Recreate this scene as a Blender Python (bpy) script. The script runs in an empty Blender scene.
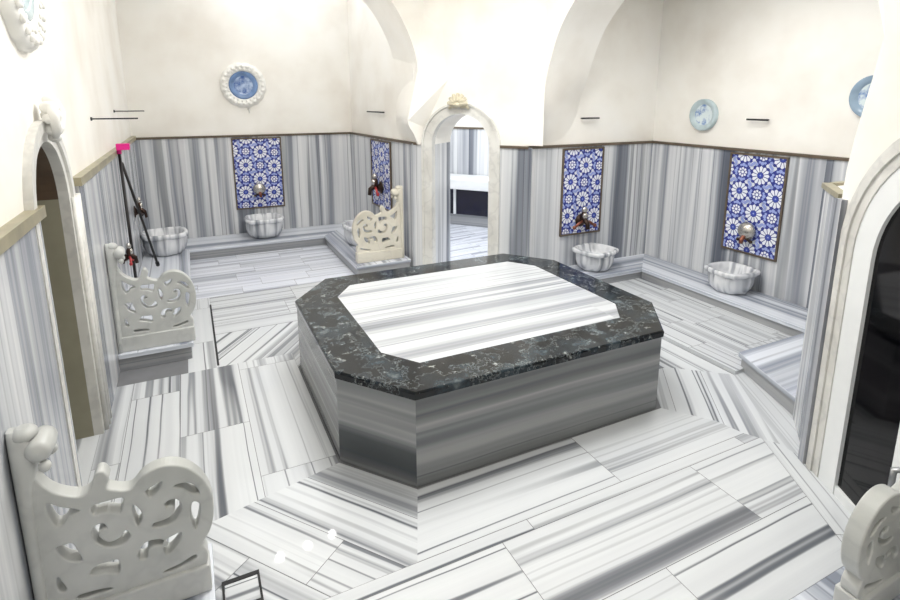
import bpy, bmesh, math, random
from mathutils import Vector as V, Matrix
random.seed(7)
PI = math.pi
scene = bpy.context.scene
COL = scene.collection

# ------------------------------------------------------------------ materials
def new_mat(name):
    m = bpy.data.materials.new(name); m.use_nodes = True
    nt = m.node_tree; nt.nodes.clear()
    out = nt.nodes.new('ShaderNodeOutputMaterial'); b = nt.nodes.new('ShaderNodeBsdfPrincipled')
    nt.links.new(b.outputs[0], out.inputs[0])
    return m, nt, b
def N(nt, t, **k):
    n = nt.nodes.new(t)
    for a, v in k.items(): setattr(n, a, v)
    return n
def ramp(nt, stops, fac, interp='LINEAR'):
    r = N(nt, 'ShaderNodeValToRGB'); r.color_ramp.interpolation = interp
    e = r.color_ramp.elements
    while len(e) < len(stops): e.new(0.5)
    for i, (p, c) in enumerate(stops):
        e[i].position = p; e[i].color = (c[0], c[1], c[2], 1) if not isinstance(c, (int, float)) else (c, c, c, 1)
    nt.links.new(fac, r.inputs[0]); return r.outputs[0]
def math_(nt, op, a, b=None):
    n = N(nt, 'ShaderNodeMath', operation=op)
    for i, x in enumerate((a, b)):
        if x is None: continue
        if isinstance(x, (int, float)): n.inputs[i].default_value = x
        else: nt.links.new(x, n.inputs[i])
    return n.outputs[0]
def noise(nt, vec, scale, detail=2, rough=.5, dim='3D'):
    n = N(nt, 'ShaderNodeTexNoise', noise_dimensions=dim)
    n.inputs['Scale'].default_value = scale; n.inputs['Detail'].default_value = detail; n.inputs['Roughness'].default_value = rough
    if vec is not None: nt.links.new(vec, n.inputs['Vector'])
    return n.outputs[0]
def mixc(nt, fac, a, b, blend='MIX'):
    n = N(nt, 'ShaderNodeMix', data_type='RGBA', blend_type=blend)
    if isinstance(fac, (int, float)): n.inputs[0].default_value = fac
    else: nt.links.new(fac, n.inputs[0])
    for i, x in ((6, a), (7, b)):
        if isinstance(x, tuple): n.inputs[i].default_value = (*x, 1)
        else: nt.links.new(x, n.inputs[i])
    return n.outputs[2]
def lin(r, g, b):
    f = lambda c: (c/255/12.92 if c/255 <= .04045 else ((c/255+.055)/1.055)**2.4)
    return (f(r), f(g), f(b))

def banded(name, stops, fine=14.0, broad=3.2, line=.55, rough=.22, wobble=.03, wfine=.5, linecol=None, lscale=7.0, coat=0.0):
    """marble with parallel bands; UV x runs along the bands, UV y across them (metres)"""
    m, nt, b = new_mat(name)
    uv = N(nt, 'ShaderNodeUVMap').outputs[0]
    sp = N(nt, 'ShaderNodeSeparateXYZ'); nt.links.new(uv, sp.inputs[0])
    w = noise(nt, uv, .9, 2)
    y = math_(nt, 'ADD', sp.outputs[1], math_(nt, 'MULTIPLY', math_(nt, 'SUBTRACT', w, .5), wobble*4))
    def vec(ax, ay, seed):
        c = N(nt, 'ShaderNodeCombineXYZ')
        nt.links.new(math_(nt, 'MULTIPLY', sp.outputs[0], ax), c.inputs[0])
        nt.links.new(math_(nt, 'MULTIPLY', y, ay), c.inputs[1]); c.inputs[2].default_value = seed
        return c.outputs[0]
    n1 = noise(nt, vec(.05, broad, 1.3), 1, 1)
    n2 = noise(nt, vec(.08, fine, 5.7), 1, 3, .6)
    n3 = noise(nt, vec(.06, lscale, 9.1), 1, 1)
    f = math_(nt, 'ADD', math_(nt, 'MULTIPLY', n1, 1-wfine), math_(nt, 'MULTIPLY', n2, wfine))
    col = ramp(nt, stops, f)
    d = math_(nt, 'ABSOLUTE', math_(nt, 'SUBTRACT', n3, .5))
    lm = ramp(nt, [(0, 1.0), (.010, .9), (.03, 0)], d)
    lm = math_(nt, 'MULTIPLY', lm, line)
    # lines come and go along the slab
    lm = math_(nt, 'MULTIPLY', lm, ramp(nt, [(.35, .25), (.6, 1)], noise(nt, vec(.5, 2.0, 3.3), 1, 1)))
    col = mixc(nt, lm, col, linecol or lin(70, 76, 86))
    nt.links.new(col, b.inputs['Base Color'])
    b.inputs['Roughness'].default_value = rough
    b.inputs['Specular IOR Level'].default_value = .5
    b.inputs['Coat Weight'].default_value = coat; b.inputs['Coat Roughness'].default_value = .03
    return m

MAT = {}
MAT['floor'] = banded('banded_white_floor_marble', [(.31, lin(100,103,109)), (.37, lin(144,147,152)), (.42, lin(204,207,210)), (.56, lin(216,219,221)), (.605, lin(184,187,191)), (.68, lin(136,139,144))], fine=12, broad=3.6, line=.95, lscale=9, rough=.35, wobble=.008, coat=.35)
MAT['floor_far'] = banded('pale_alcove_floor_marble', [(.36, lin(168,172,184)), (.44, lin(210,214,224)), (.5, lin(234,237,245)), (.57, lin(226,230,240)), (.64, lin(186,190,202))], fine=9, broad=4.2, line=.45, rough=.2, wobble=.008)
MAT['dado'] = banded('grey_banded_wall_marble', [(.34, lin(98,103,114)), (.41, lin(146,150,158)), (.45, lin(196,199,203)), (.51, lin(226,227,228)), (.55, lin(200,202,206)), (.60, lin(142,146,155)), (.66, lin(212,213,215))], fine=5, broad=2.4, line=.6, rough=.2, wobble=.008, wfine=.55)
MAT['slab'] = banded('pale_top_marble', [(.33, lin(118,121,126)), (.40, lin(162,165,170)), (.445, lin(202,205,208)), (.56, lin(198,201,204)), (.63, lin(156,159,164))], fine=7, broad=5, line=.5, rough=.2, wobble=.008)
MAT['side'] = banded('shaded_grey_platform_marble', [(.35, lin(74,78,80)), (.43, lin(106,109,111)), (.49, lin(160,161,161)), (.54, lin(136,138,139)), (.62, lin(92,95,97))], fine=5, broad=4.5, line=.6, rough=.2, wobble=.008, wfine=.45)  # grey marble; part of its dark tone stands for shade on the sides
MAT['bench'] = banded('bench_marble', [(.36, lin(140,146,158)), (.43, lin(190,195,205)), (.48, lin(224,228,235)), (.55, lin(214,218,227)), (.62, lin(170,175,188))], fine=9, broad=4, line=.5, rough=.2, wobble=.008)
MAT['riser'] = banded('shaded_riser_marble', [(.36, lin(104,107,112)), (.45, lin(150,152,155)), (.55, lin(172,173,174)), (.64, lin(126,128,132))], fine=9, broad=5, line=.4, rough=.22, wobble=.008)  # darker than the seat marble, shade of the upright faces put into the colour

def plaster():
    m, nt, b = new_mat('cream_plaster')
    g = N(nt, 'ShaderNodeTexCoord').outputs['Object']
    n = noise(nt, g, 1.6, 4)
    c = ramp(nt, [(.3, lin(236,231,222)), (.55, lin(247,244,237)), (.75, lin(250,248,243))], n)
    nt.links.new(c, b.inputs['Base Color']); b.inputs['Roughness'].default_value = .6
    bp = N(nt, 'ShaderNodeBump'); bp.inputs['Strength'].default_value = .12; bp.inputs['Distance'].default_value = .02
    nt.links.new(noise(nt, g, 5, 4), bp.inputs['Height']); nt.links.new(bp.outputs[0], b.inputs['Normal'])
    return m
MAT['plaster'] = plaster()

def carved(name, a, c, veins=.3, rough=.35):
    m, nt, b = new_mat(name)
    g = N(nt, 'ShaderNodeTexCoord').outputs['Object']
    col = ramp(nt, [(.3, a), (.65, c)], noise(nt, g, 3, 3))
    d = math_(nt, 'ABSOLUTE', math_(nt, 'SUBTRACT', noise(nt, g, 5, 3), .5))
    col = mixc(nt, math_(nt, 'MULTIPLY', ramp(nt, [(0, 1), (.05, 0)], d), veins), col, lin(120,122,126))
    nt.links.new(col, b.inputs['Base Color']); b.inputs['Roughness'].default_value = rough
    return m
MAT['carved'] = carved('carved_white_marble', lin(182,184,180), lin(204,205,202), .12)
MAT['carved_warm'] = carved('carved_cream_marble', lin(196,186,158), lin(214,206,182), .1)
def basin_mat():
    m, nt, b = new_mat('streaked_basin_marble')
    g = N(nt, 'ShaderNodeTexCoord').outputs['Object']
    mp = N(nt, 'ShaderNodeMapping'); mp.inputs['Scale'].default_value = (1, .35, .12); nt.links.new(g, mp.inputs[0])
    c = ramp(nt, [(.34, lin(140,144,151)), (.44, lin(200,202,206)), (.52, lin(232,233,235)), (.62, lin(220,222,225)), (.7, lin(160,163,170))], noise(nt, mp.outputs[0], 11, 2))
    nt.links.new(c, b.inputs['Base Color']); b.inputs['Roughness'].default_value = .18
    return m
MAT['basin'] = basin_mat()
MAT['carved_cream'] = carved('cream_carved_marble', lin(208,202,186), lin(226,221,207), .1)
MAT['frame_stone'] = carved('door_frame_stone', lin(206,204,198), lin(228,227,222), .15)
MAT['ornate'] = carved('white_stucco', lin(238,236,230), lin(246,245,240), 0, .5)

def rim():
    m, nt, b = new_mat('dark_flecked_marble')
    g = N(nt, 'ShaderNodeTexCoord').outputs['Object']
    n1 = noise(nt, g, 7, 5, .6)
    col = ramp(nt, [(.40, lin(8,11,14)), (.5, lin(20,27,33)), (.6, lin(44,55,62)), (.74, lin(104,112,114))], n1)
    n2 = noise(nt, g, 16, 6, .7)
    fl = ramp(nt, [(.61, 0), (.68, .8)], n2)
    col = mixc(nt, math_(nt, 'MULTIPLY', fl, .55), col, lin(205,210,206))
    d = math_(nt, 'ABSOLUTE', math_(nt, 'SUBTRACT', noise(nt, g, 3.5, 5, .7), .5))
    col = mixc(nt, math_(nt, 'MULTIPLY', ramp(nt, [(0, 1), (.009, 0)], d), .35), col, lin(170,178,178))
    nt.links.new(col, b.inputs['Base Color']); b.inputs['Roughness'].default_value = .12; b.inputs['Specular IOR Level'].default_value = .35
    return m
MAT['rim'] = rim()

def plain(name, c, rough=.4, metal=0.0, var=.06, emit=0):
    m, nt, b = new_mat(name)
    g = N(nt, 'ShaderNodeTexCoord').outputs['Object']
    lo = tuple(x*(1-var) for x in c); hi = tuple(min(1, x*(1+var)) for x in c)
    nt.links.new(ramp(nt, [(.3, lo), (.7, hi)], noise(nt, g, 8, 2)), b.inputs['Base Color'])
    b.inputs['Roughness'].default_value = rough; b.inputs['Metallic'].default_value = metal
    if emit:
        b.inputs['Emission Color'].default_value = (*c, 1); b.inputs['Emission Strength'].default_value = emit
    return m
MAT['trim'] = plain('olive_stone_trim', lin(154,147,122), .35, 0, .2)
MAT['trim_dark'] = plain('dark_wood_trim', lin(96,84,70), .4, 0, .2)
MAT['grout'] = plain('grey_grout', lin(120,121,124), .8)
MAT['black'] = plain('black_gap', lin(26,27,30), .6)
MAT['bronze'] = plain('dark_bronze', lin(64,50,44), .35, .8, .2)
MAT['copper'] = plain('reddish_copper', lin(140,88,72), .35, .8, .15)
MAT['silver'] = plain('silvered_metal', lin(196,192,186), .25, .9)
MAT['iron'] = plain('dark_iron', lin(52,50,50), .45, .6)
MAT['red'] = plain('red_lever', lin(170,50,52), .4)
MAT['pink'] = plain('pink_plastic', lin(226,36,140), .4)
MAT['pvc'] = plain('white_pvc', lin(240,242,242), .25, 0, .02)
MAT['navy'] = plain('navy_panel', lin(7,7,38), .15)
MAT['olive'] = plain('olive_reveal_plaster', lin(152,148,128), .6)
MAT['brown'] = plain('brown_wood', lin(96,78,62), .5, 0, .2)
MAT['t_white'] = plain('glazed_white', lin(236,239,248), .15, 0, .02)
MAT['t_navy'] = plain('glazed_navy', lin(58,66,146), .15, 0, .1)
MAT['t_lav'] = plain('glazed_lavender', lin(158,172,226), .15, 0, .05)
MAT['t_blue'] = plain('glazed_blue', lin(66,82,176), .15, 0, .05)
MAT['bulb'] = plain('lit_bulb', (1, .97, .93), .3, 0, 0, 75)
MAT['steel'] = plain('brushed_steel', lin(170,172,174), .3, .9)

def glass_dark():
    m, nt, b = new_mat('dark_tinted_glass')
    g = N(nt, 'ShaderNodeTexCoord').outputs['Object']
    nt.links.new(ramp(nt, [(.4, lin(4,4,6)), (.75, lin(22,19,22))], noise(nt, g, 2.5, 2)), b.inputs['Base Color'])
    b.inputs['Roughness'].default_value = .06; b.inputs['Specular IOR Level'].default_value = .25
    return m
MAT['glass'] = glass_dark()

def plate_mat(name, ground, ink, amount):
    m, nt, b = new_mat(name)
    g = N(nt, 'ShaderNodeTexCoord').outputs['Object']
    n = noise(nt, g, 13, 3, .6)
    col = ramp(nt, [(.36, ink), (.36+amount*.5, tuple((x+y)/2 for x, y in zip(ink, ground))), (.36+amount, ground)], n)
    nt.links.new(col, b.inputs['Base Color']); b.inputs['Roughness'].default_value = .12
    return m
MAT['plate_blue'] = plate_mat('blue_painted_glaze', lin(188,206,230), lin(56,92,158), .28)
MAT['plate_rim'] = plain('blue_rim_glaze', lin(112,140,182), .12, 0, .2)
MAT['plate_pale'] = plate_mat('pale_painted_glaze', lin(214,226,228), lin(110,140,190), .16)
MAT['plate_mist'] = plain('misty_blue_rim_glaze', lin(146,168,188), .12, 0, .15)
MAT['plate_grey'] = plain('grey_green_rim_glaze', lin(184,200,204), .12, 0, .15)

# ------------------------------------------------------------------ mesh helpers
def newell(p):
    n = V((0, 0, 0))
    for i in range(len(p)):
        a, b = p[i], p[(i+1) % len(p)]
        n += V(((a.y-b.y)*(a.z+b.z), (a.z-b.z)*(a.x+b.x), (a.x-b.x)*(a.y+b.y)))
    return n.normalized() if n.length > 1e-12 else V((0, 0, 1))
class MB:
    def __init__(s): s.v, s.f, s.m, s.uv, s.sm = [], [], [], [], []
    def face(s, pts, m=0, sdir=None, off=(0, 0), smooth=False):
        pts = [V(p) for p in pts]; i0 = len(s.v); s.v += pts
        s.f.append(list(range(i0, i0+len(pts)))); s.m.append(m); s.sm.append(smooth)
        if sdir is None: sdir = V((1, 0, 0))
        sd = V(sdir).normalized(); n = newell(pts)
        if abs(n.dot(sd)) > .9: sd = V((1, 0, 0)) if abs(n.x) < .7 else V((0, 1, 0))
        sd = (sd - n*n.dot(sd)).normalized(); t = n.cross(sd)
        s.uv.append([(p.dot(sd)+off[0], p.dot(t)+off[1]) for p in pts])
    def grid(s, rows, m=0, closed=True, cap0=False, cap1=False, smooth=True, sdir=None):
        """rows of points, shared vertices"""
        i0 = len(s.v); n = len(rows[0])
        for r in rows: s.v += [V(p) for p in r]
        for a in range(len(rows)-1):
            for b in range(n if closed else n-1):
                c = (b+1) % n
                s.f.append([i0+a*n+b, i0+a*n+c, i0+(a+1)*n+c, i0+(a+1)*n+b]); s.m.append(m); s.sm.append(smooth)
                s.uv.append([(k[0]*.3, k[1]*.3) for k in ((b, a), (b+1, a), (b+1, a+1), (b, a+1))])
        for flag, r, rev in ((cap0, 0, True), (cap1, len(rows)-1, False)):
            if flag:
                idx = [i0+r*n+b for b in range(n)]
                s.f.append(idx[::-1] if rev else idx); s.m.append(m); s.sm.append(False); s.uv.append([(0, 0)]*n)
    def prism(s, poly, z0, z1, m=0, sdir=(1, 0, 0), off=(0, 0), mside=None, side_dir=None, bottom=True):
        """poly in xy, counter-clockwise"""
        ar = sum(poly[i][0]*poly[(i+1) % len(poly)][1]-poly[(i+1) % len(poly)][0]*poly[i][1] for i in range(len(poly)))
        if ar < 0: poly = poly[::-1]
        s.face([(x, y, z1) for x, y in poly], m, sdir, off)
        if bottom: s.face([(x, y, z0) for x, y in poly[::-1]], m, sdir, off)
        for i in range(len(poly)):
            a, b = poly[i], poly[(i+1) % len(poly)]
            d = side_dir or (b[0]-a[0], b[1]-a[1], 0)
            s.face([(a[0], a[1], z0), (b[0], b[1], z0), (b[0], b[1], z1), (a[0], a[1], z1)], m if mside is None else mside, d, (off[0]+i*3.7, off[1]))
    def box(s, lo, hi, m=0, sdir=(1, 0, 0), off=(0, 0), **k):
        s.prism([(lo[0], lo[1]), (hi[0], lo[1]), (hi[0], hi[1]), (lo[0], hi[1])], lo[2], hi[2], m, sdir, off, **k)
    def tube(s, path, r, m=0, n=10, caps=True):
        path = [V(p) for p in path]; rows = []
        rr = r if isinstance(r, (list, tuple)) else [r]*len(path)
        up = None
        for i, p in enumerate(path):
            t = (path[min(i+1, len(path)-1)]-path[max(i-1, 0)]).normalized()
            if up is None: up = t.orthogonal().normalized()
            up = (up - t*up.dot(t)).normalized(); sd = t.cross(up)
            rows.append([p+(up*math.cos(2*PI*k/n)+sd*math.sin(2*PI*k/n))*rr[i] for k in range(n)])
        s.grid(rows, m, True, caps, caps)
    def lathe(s, prof, c=(0, 0, 0), n=24, m=0, axis='z', rf=None, cap0=False, cap1=False):
        rows = []
        for r, h in prof:
            row = []
            for k in range(n):
                a = 2*PI*k/n; q = r*(rf(a, r, h) if rf else 1)
                x, y = q*math.cos(a), q*math.sin(a)
                p = {'z': (x, y, h), 'x': (h, x, y), '-x': (-h, -x, y), 'y': (-x, h, y), '-y': (x, -h, y)}[axis]
                row.append(V(c)+V(p))
            rows.append(row)
        s.grid(rows, m, True, cap0, cap1)
    def ball(s, c, r, m=0, n=14, sc=(1, 1, 1)):
        rows = []
        for i in range(1, n//2+1):
            a = PI*i/(n//2+1)
            rows.append([V(c)+V((r*sc[0]*math.sin(a)*math.cos(2*PI*k/n), r*sc[1]*math.sin(a)*math.sin(2*PI*k/n), -r*sc[2]*math.cos(a))) for k in range(n)])
        s.grid(rows, m, True, True, True)
    def build(s, name, mats, parent=None, loc=None, bevel=0, subd=0):
        me = bpy.data.meshes.new(name)
        me.from_pydata([tuple(v) for v in s.v], [], s.f)
        if not isinstance(mats, (list, tuple)): mats = [mats]
        for m in mats: me.materials.append(MAT[m] if isinstance(m, str) else m)
        ul = me.uv_layers.new(name='UVMap')
        k = 0
        for f in s.uv:
            for q in f: ul.data[k].uv = q; k += 1
        me.polygons.foreach_set('material_index', s.m); me.polygons.foreach_set('use_smooth', s.sm)
        me.update()
        o = bpy.data.objects.new(name, me); COL.objects.link(o)
        if parent: o.parent = parent
        if loc: o.location = loc
        if bevel:
            bm = bmesh.new(); bm.from_mesh(me); bmesh.ops.remove_doubles(bm, verts=bm.verts, dist=1e-5); bm.to_mesh(me); bm.free()
            md = o.modifiers.new('bevel', 'BEVEL'); md.width = bevel; md.segments = 2; md.limit_method = 'ANGLE'; md.angle_limit = math.radians(40)
        return o
def tag(o, label=None, cat=None, group=None, kind=None):
    for k, v in (('label', label), ('category', cat), ('group', group), ('kind', kind)):
        if v: o[k] = v
    return o
def empty(name, loc, rz=0, label=None, cat=None, group=None):
    o = bpy.data.objects.new(name, None); COL.objects.link(o); o.location = loc; o.rotation_euler = (0, 0, rz)
    o.empty_display_size = .1
    return tag(o, label, cat, group)
def struct(o): o['kind'] = 'structure'; return o
def copy_thing(o, parent=None):
    c = o.copy(); COL.objects.link(c)
    if parent: c.parent = parent
    for ch in list(o.children): copy_thing(ch, c)
    return c
def clip(poly, a, b, c):
    """keep a*x+b*y<=c"""
    out = []
    for i in range(len(poly)):
        p, q = poly[i], poly[(i+1) % len(poly)]; dp, dq = a*p[0]+b*p[1]-c, a*q[0]+b*q[1]-c
        if dp <= 0: out.append(p)
        if dp*dq < 0:
            t = dp/(dp-dq); out.append((p[0]+(q[0]-p[0])*t, p[1]+(q[1]-p[1])*t))
    return out
def area(p): return abs(sum(p[i][0]*p[(i+1) % len(p)][1]-p[(i+1) % len(p)][0]*p[i][1] for i in range(len(p))))/2
def catmull(pts, n=4, closed=True):
    out = []; L = len(pts)
    for i in range(L if closed else L-1):
        g = (lambda k: pts[k % L]) if closed else (lambda k: pts[max(0, min(L-1, k))])
        p0, p1, p2, p3 = (V((*g(i+k)[:2], 0)) for k in (-1, 0, 1, 2))
        for k in range(n):
            t = k/n
            q = .5*((2*p1)+(p2-p0)*t+(2*p0-5*p1+4*p2-p3)*t*t+(3*p1-p0-3*p2+p3)*t**3)
            out.append((q.x, q.y))
    if not closed: out.append(tuple(pts[-1][:2]))
    return out

# ------------------------------------------------------------------ dimensions (metres; x and y follow the room's walls)
BH = .137      # bench height
DH = 1.505     # dado height
PH = .553      # platform height
WL = -.64      # left wall
TOP = 3.75     # ceiling height
C1a, C1b = V((2.34, 5.80)), V((3.20, 4.745))      # chamfer wall with the inner doorway
C2a, C2b = V((2.99, 1.58)), V((2.12, .13))        # chamfer wall with the glazed door
ALA = dict(back=8.07, right0=2.34, right1=2.24)   # left alcove
ALB = dict(left=4.78, back=4.98, right=1.85)      # right alcove

# ------------------------------------------------------------------ floor
def slabs(mb, poly, ang, rows, length=1.0, m=0, z=0.0, gap=.0016, seed=0):
    """cover a convex polygon with slabs; rows = edges across the band direction, or a width"""
    R = random.Random(seed)
    ca, sa = math.cos(ang), math.sin(ang)
    ts = [-sa*x+ca*y for x, y in poly]; ss = [ca*x+sa*y for x, y in poly]
    if not isinstance(rows, (list, tuple)):
        w = rows; rows = []; t = min(ts)
        while t < max(ts): rows.append(t); t += w
        rows.append(max(ts)+w)
    for i in range(len(rows)-1):
        t0, t1 = rows[i], rows[i+1]
        s0 = min(ss)-R.random()*length
        while s0 < max(ss):
            s1 = s0+length*R.uniform(.75, 1.25)
            p = poly
            for (a, b, c) in ((-ca, -sa, -(s0+gap)), (ca, sa, s1-gap), (sa, -ca, -(t0+gap)), (-sa, ca, t1-gap)):
                p = clip(p, a, b, c)
                if len(p) < 3: break
            if len(p) >= 3 and area(p) > 1e-4:
                mb.face([(x, y, z) for x, y in p], m, (ca, sa, 0), (R.uniform(0, 40), R.uniform(0, 40)))
            s0 = s1
fl = MB()
PX0, PX1, PY0, PY1 = .605, 2.945, 2.315, 4.29
A_F = math.atan2(2.315-2.715, .92-.605)
# front field, bands along x
slabs(fl, [(.92, 2.31), (2.66, 2.31), (2.86, 2.05), (2.90, 1.885), (.745, 1.885)], 0, [1.885, 2.32], 1.5, seed=3)
slabs(fl, [(WL, 1.885), (2.90, 1.885), (2.95, 1.80), (2.36, .82), (1.9, 0), (1.2, -.6), (WL, -.6)], 0, [-.7, -.1, .35, .72, 1.05, 1.385, 1.815, 1.885], 1.25, seed=15)
# border strip along the glazed door wall
d2 = (C2b-C2a).normalized(); n2 = V((-d2.y, d2.x)) * -1
bs = [(2.98, 1.79), (2.95, 1.80), (1.75, -.25), (1.95, -.25), (2.93, 1.40), (2.99, 1.58)]
slabs(fl, [(2.95, 1.80), (2.995, 1.72), (2.99, 1.58), (2.0, -.08), (1.80, -.12)], math.atan2(d2.y, d2.x), 3.0, 1.3, seed=4)
# left chamfer field
slabs(fl, [(.605, 2.70), (.92, 2.31), (.745, 1.885), (WL, 1.885), (WL, 2.40), (-.09, 2.53)], A_F, .262, 1.7, seed=8)
# left field, bands along y
slabs(fl, [(WL, 4.20), (.605, 4.20), (.605, 2.70), (-.09, 2.53), (WL, 2.40)], PI/2, [-.605, -.195, .20, .50, .65], 1.25, seed=23)
slabs(fl, [(WL-1.6, 2.80), (WL, 2.80), (WL, 3.68), (WL-1.6, 3.68)], PI/2, .3, 1.2, seed=51)
# back left chamfer field
slabs(fl, [(.06, 4.20), (.605, 4.20), (.605, 3.94), (.90, 4.32), (.90, 4.84), (.06, 4.84)], math.atan2(.40, .295), .36, 2.0, seed=5)
# strip beside the left bench
slabs(fl, [(-.15, 4.20), (.06, 4.20), (.06, 5.84), (-.15, 5.84)], PI/2, .3, 1.1, seed=9)
# fields behind the platform
slabs(fl, [(.06, 4.84), (2.6, 4.84), (2.35, 5.84), (.06, 5.84)], 0, [4.84, 5.08, 5.42, 5.9], 1.3, seed=12)
slabs(fl, [(.90, 4.32), (2.66, 4.32), (3.25, 4.84), (.90, 4.84)], 0, [4.3, 4.6, 4.9], 1.2, seed=13)
slabs(fl, [(2.6, 4.84), (3.25, 4.84), (2.35, 5.84)], 0, .3, 1.2, seed=14)
# left alcove floor
slabs(fl, [(-.15, 5.845), (1.7, 5.845), (1.7, 7.45), (-.15, 7.45)], 0, [5.8, 6.06, 6.31, 6.56, 6.8, 7.02, 7.25, 7.5], .68, m=1, seed=31)
# right chamfer field
slabs(fl, [(2.66, 2.31), (2.945, 2.715), (3.13, 2.70), (3.49, 2.40), (2.995, 1.72), (2.95, 1.80), (2.90, 1.885), (2.86, 2.05)], math.atan2(.40, .32), .27, 2.2, seed=16)
# right of the platform, bands along y
slabs(fl, [(2.945, 2.715), (3.13, 2.70), (3.49, 2.40), (3.50, 4.3), (3.25, 4.745), (2.66, 4.29), (2.945, 3.95)], PI/2, [-3.6, -3.23, -2.6], 1.3, seed=17)
slabs(fl, [(3.49, 2.40), (3.62, 2.46), (3.36, 1.80), (2.99, 1.58), (2.995, 1.72)], math.atan2(.6, .36), .5, 2, seed=18)
fl.prism([(WL-1.7, -1.2), (WL-1.7, 8.2), (6.6, 8.2), (6.6, -1.2)], -.12, -.003, 2, bottom=True)
struct(fl.build('floor', ['floor', 'floor_far', 'grout']))
# right alcove floor stands one thin slab higher
fb = MB()
FBP = [(3.50, 2.395), (4.52, 2.395), (4.52, 4.35), (3.50, 4.35)]
slabs(fb, FBP, PI/2, [-4.6, -4.36, -4.15, -3.93, -3.72, -3.5], .62, z=.028, seed=41)
fb.prism(FBP, -.002, .026, 1, mside=0)
struct(fb.build('floor_step', ['floor', 'grout']))

# ------------------------------------------------------------------ walls
WALLS = {}
def dado_run(mb, a, b, z0, z1, nrm, width=.62, seed=0, t=.022, skip=()):
    """a row of upright marble panels standing proud of the plaster between two plan points"""
    R = random.Random(seed); a, b = V(a), V(b); L = (b-a).length; d = (b-a)/L; n = V(nrm).normalized()
    s = 0
    while s < L-1e-4:
        e = min(L, s+width*R.uniform(.8, 1.2))
        if L-e < .15: e = L
        p, q = a+d*s, a+d*e
        P = [(p.x, p.y), (q.x, q.y), (q.x+n.x*t, q.y+n.y*t), (p.x+n.x*t, p.y+n.y*t)]
        mb.prism(P, z0, z1, 0, (0, 0, 1), (R.uniform(0, 30), R.uniform(0, 30)), side_dir=(0, 0, 1))
        s = e
def rail(mb, a, b, nrm, z=DH, h=.028, t=.036, m=0):
    a, b, n = V(a), V(b), V(nrm).normalized()
    P = [(a.x, a.y), (b.x, b.y), (b.x+n.x*t, b.y+n.y*t), (a.x+n.x*t, a.y+n.y*t)]
    mb.prism(P, z-h*.4, z+h*.6, m)
def wall_thing(name, build, dado, rails, rail_mat='trim_dark'):
    w = MB(); build(w); o = struct(w.build(name, 'plaster'))
    if dado:
        d = MB(); dado(d); d.build('dado', 'dado', o)
    if rails:
        r = MB(); rails(r); r.build('dado_rail', rail_mat, o)
    return o
LD0, LD1, LDS, LDW = 2.87, 3.60, 1.46, 1.5       # left doorway: y range, spring height, wall thickness
def arch_pts(c, r, zs, n=16, ry=None):
    return [(c+r*math.cos(PI*k/n), zs+(ry or r)*math.sin(PI*k/n)) for k in range(n+1)]
def wall_with_arch(mb, f, s0, s1, z1, c, r, zs, depth, ry=None, n=24, soffit=True, m=0):
    """upright wall face with an arched opening; f(s, z, d) -> point, d measured into the wall"""
    A = arch_pts(c, r, zs, n, ry)           # from right (c+r) over the top to the left
    mb.face([f(s0, 0, 0), f(c-r, 0, 0), f(c-r, zs, 0), f(s0, zs, 0)], m)
    mb.face([f(c+r, 0, 0), f(s1, 0, 0), f(s1, zs, 0), f(c+r, zs, 0)], m)
    edge = [(s1, zs)]+[(s1+(s0-s1)*k/(n-2), z1) for k in range(n-1)]+[(s0, zs)]
    for k in range(n):
        mb.face([f(*A[k], 0), f(*edge[k], 0), f(*edge[k+1], 0), f(*A[k+1], 0)], m)
    if soffit:
        B = [(c+r, 0)]+A+[(c-r, 0)]
        for k in range(len(B)-1):
            mb.face([f(*B[k], 0), f(*B[k+1], 0), f(*B[k+1], depth), f(*B[k], depth)], m)
# ---- left wall (runs the whole depth of the place)
lc, lr = (LD0+LD1)/2, (LD1-LD0)/2
def b_left(w):
    f = lambda s, z, d: (WL-d, s, z)
    wall_with_arch(w, f, -1.2, 8.2, TOP, lc, lr, LDS, LDW, ry=.36, soffit=False)
def d_left(d):
    dado_run(d, (WL, -1.1), (WL, LD0), 0, DH, (1, 0), .55, 5, .03)
    dado_run(d, (WL, 3.86), (WL, 8.05), 0, DH, (1, 0), .6, 6, .03)
def r_left(r):
    rail(r, (WL, -1.1), (WL, LD0+.02), (1, 0), DH+.01, .05, .05)
    rail(r, (WL, 3.84), (WL, 8.05), (1, 0), DH+.01, .05, .05)
wl = wall_thing('wall_left', b_left, d_left, r_left, 'trim')
# ---- left alcove: back and right walls
BV, R0, R1 = ALA['back'], ALA['right0'], ALA['right1']
wall_thing('wall_alcove_back', lambda w: w.prism([(WL-.1, BV), (R1+.3, BV), (R1+.3, BV+.12), (WL-.1, BV+.12)], 0, TOP),
           lambda d: dado_run(d, (WL, BV), (R1, BV), 0, DH, (0, -1), .6, 11),
           lambda r: rail(r, (WL, BV), (R1, BV), (0, -1)))
def b_ar(w): w.prism([(R0, 5.83), (R0+.14, 5.9), (R1+.14, BV+.1), (R1, BV)], 0, TOP)
nR = V((-(BV-5.83), R1-R0))
wall_thing('wall_alcove_right', b_ar, lambda d: dado_run(d, (R0+.002, 5.795), (R1, BV), 0, DH, nR, .6, 12),
           lambda r: rail(r, (R0, 5.82), (R1, BV), nR))
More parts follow.
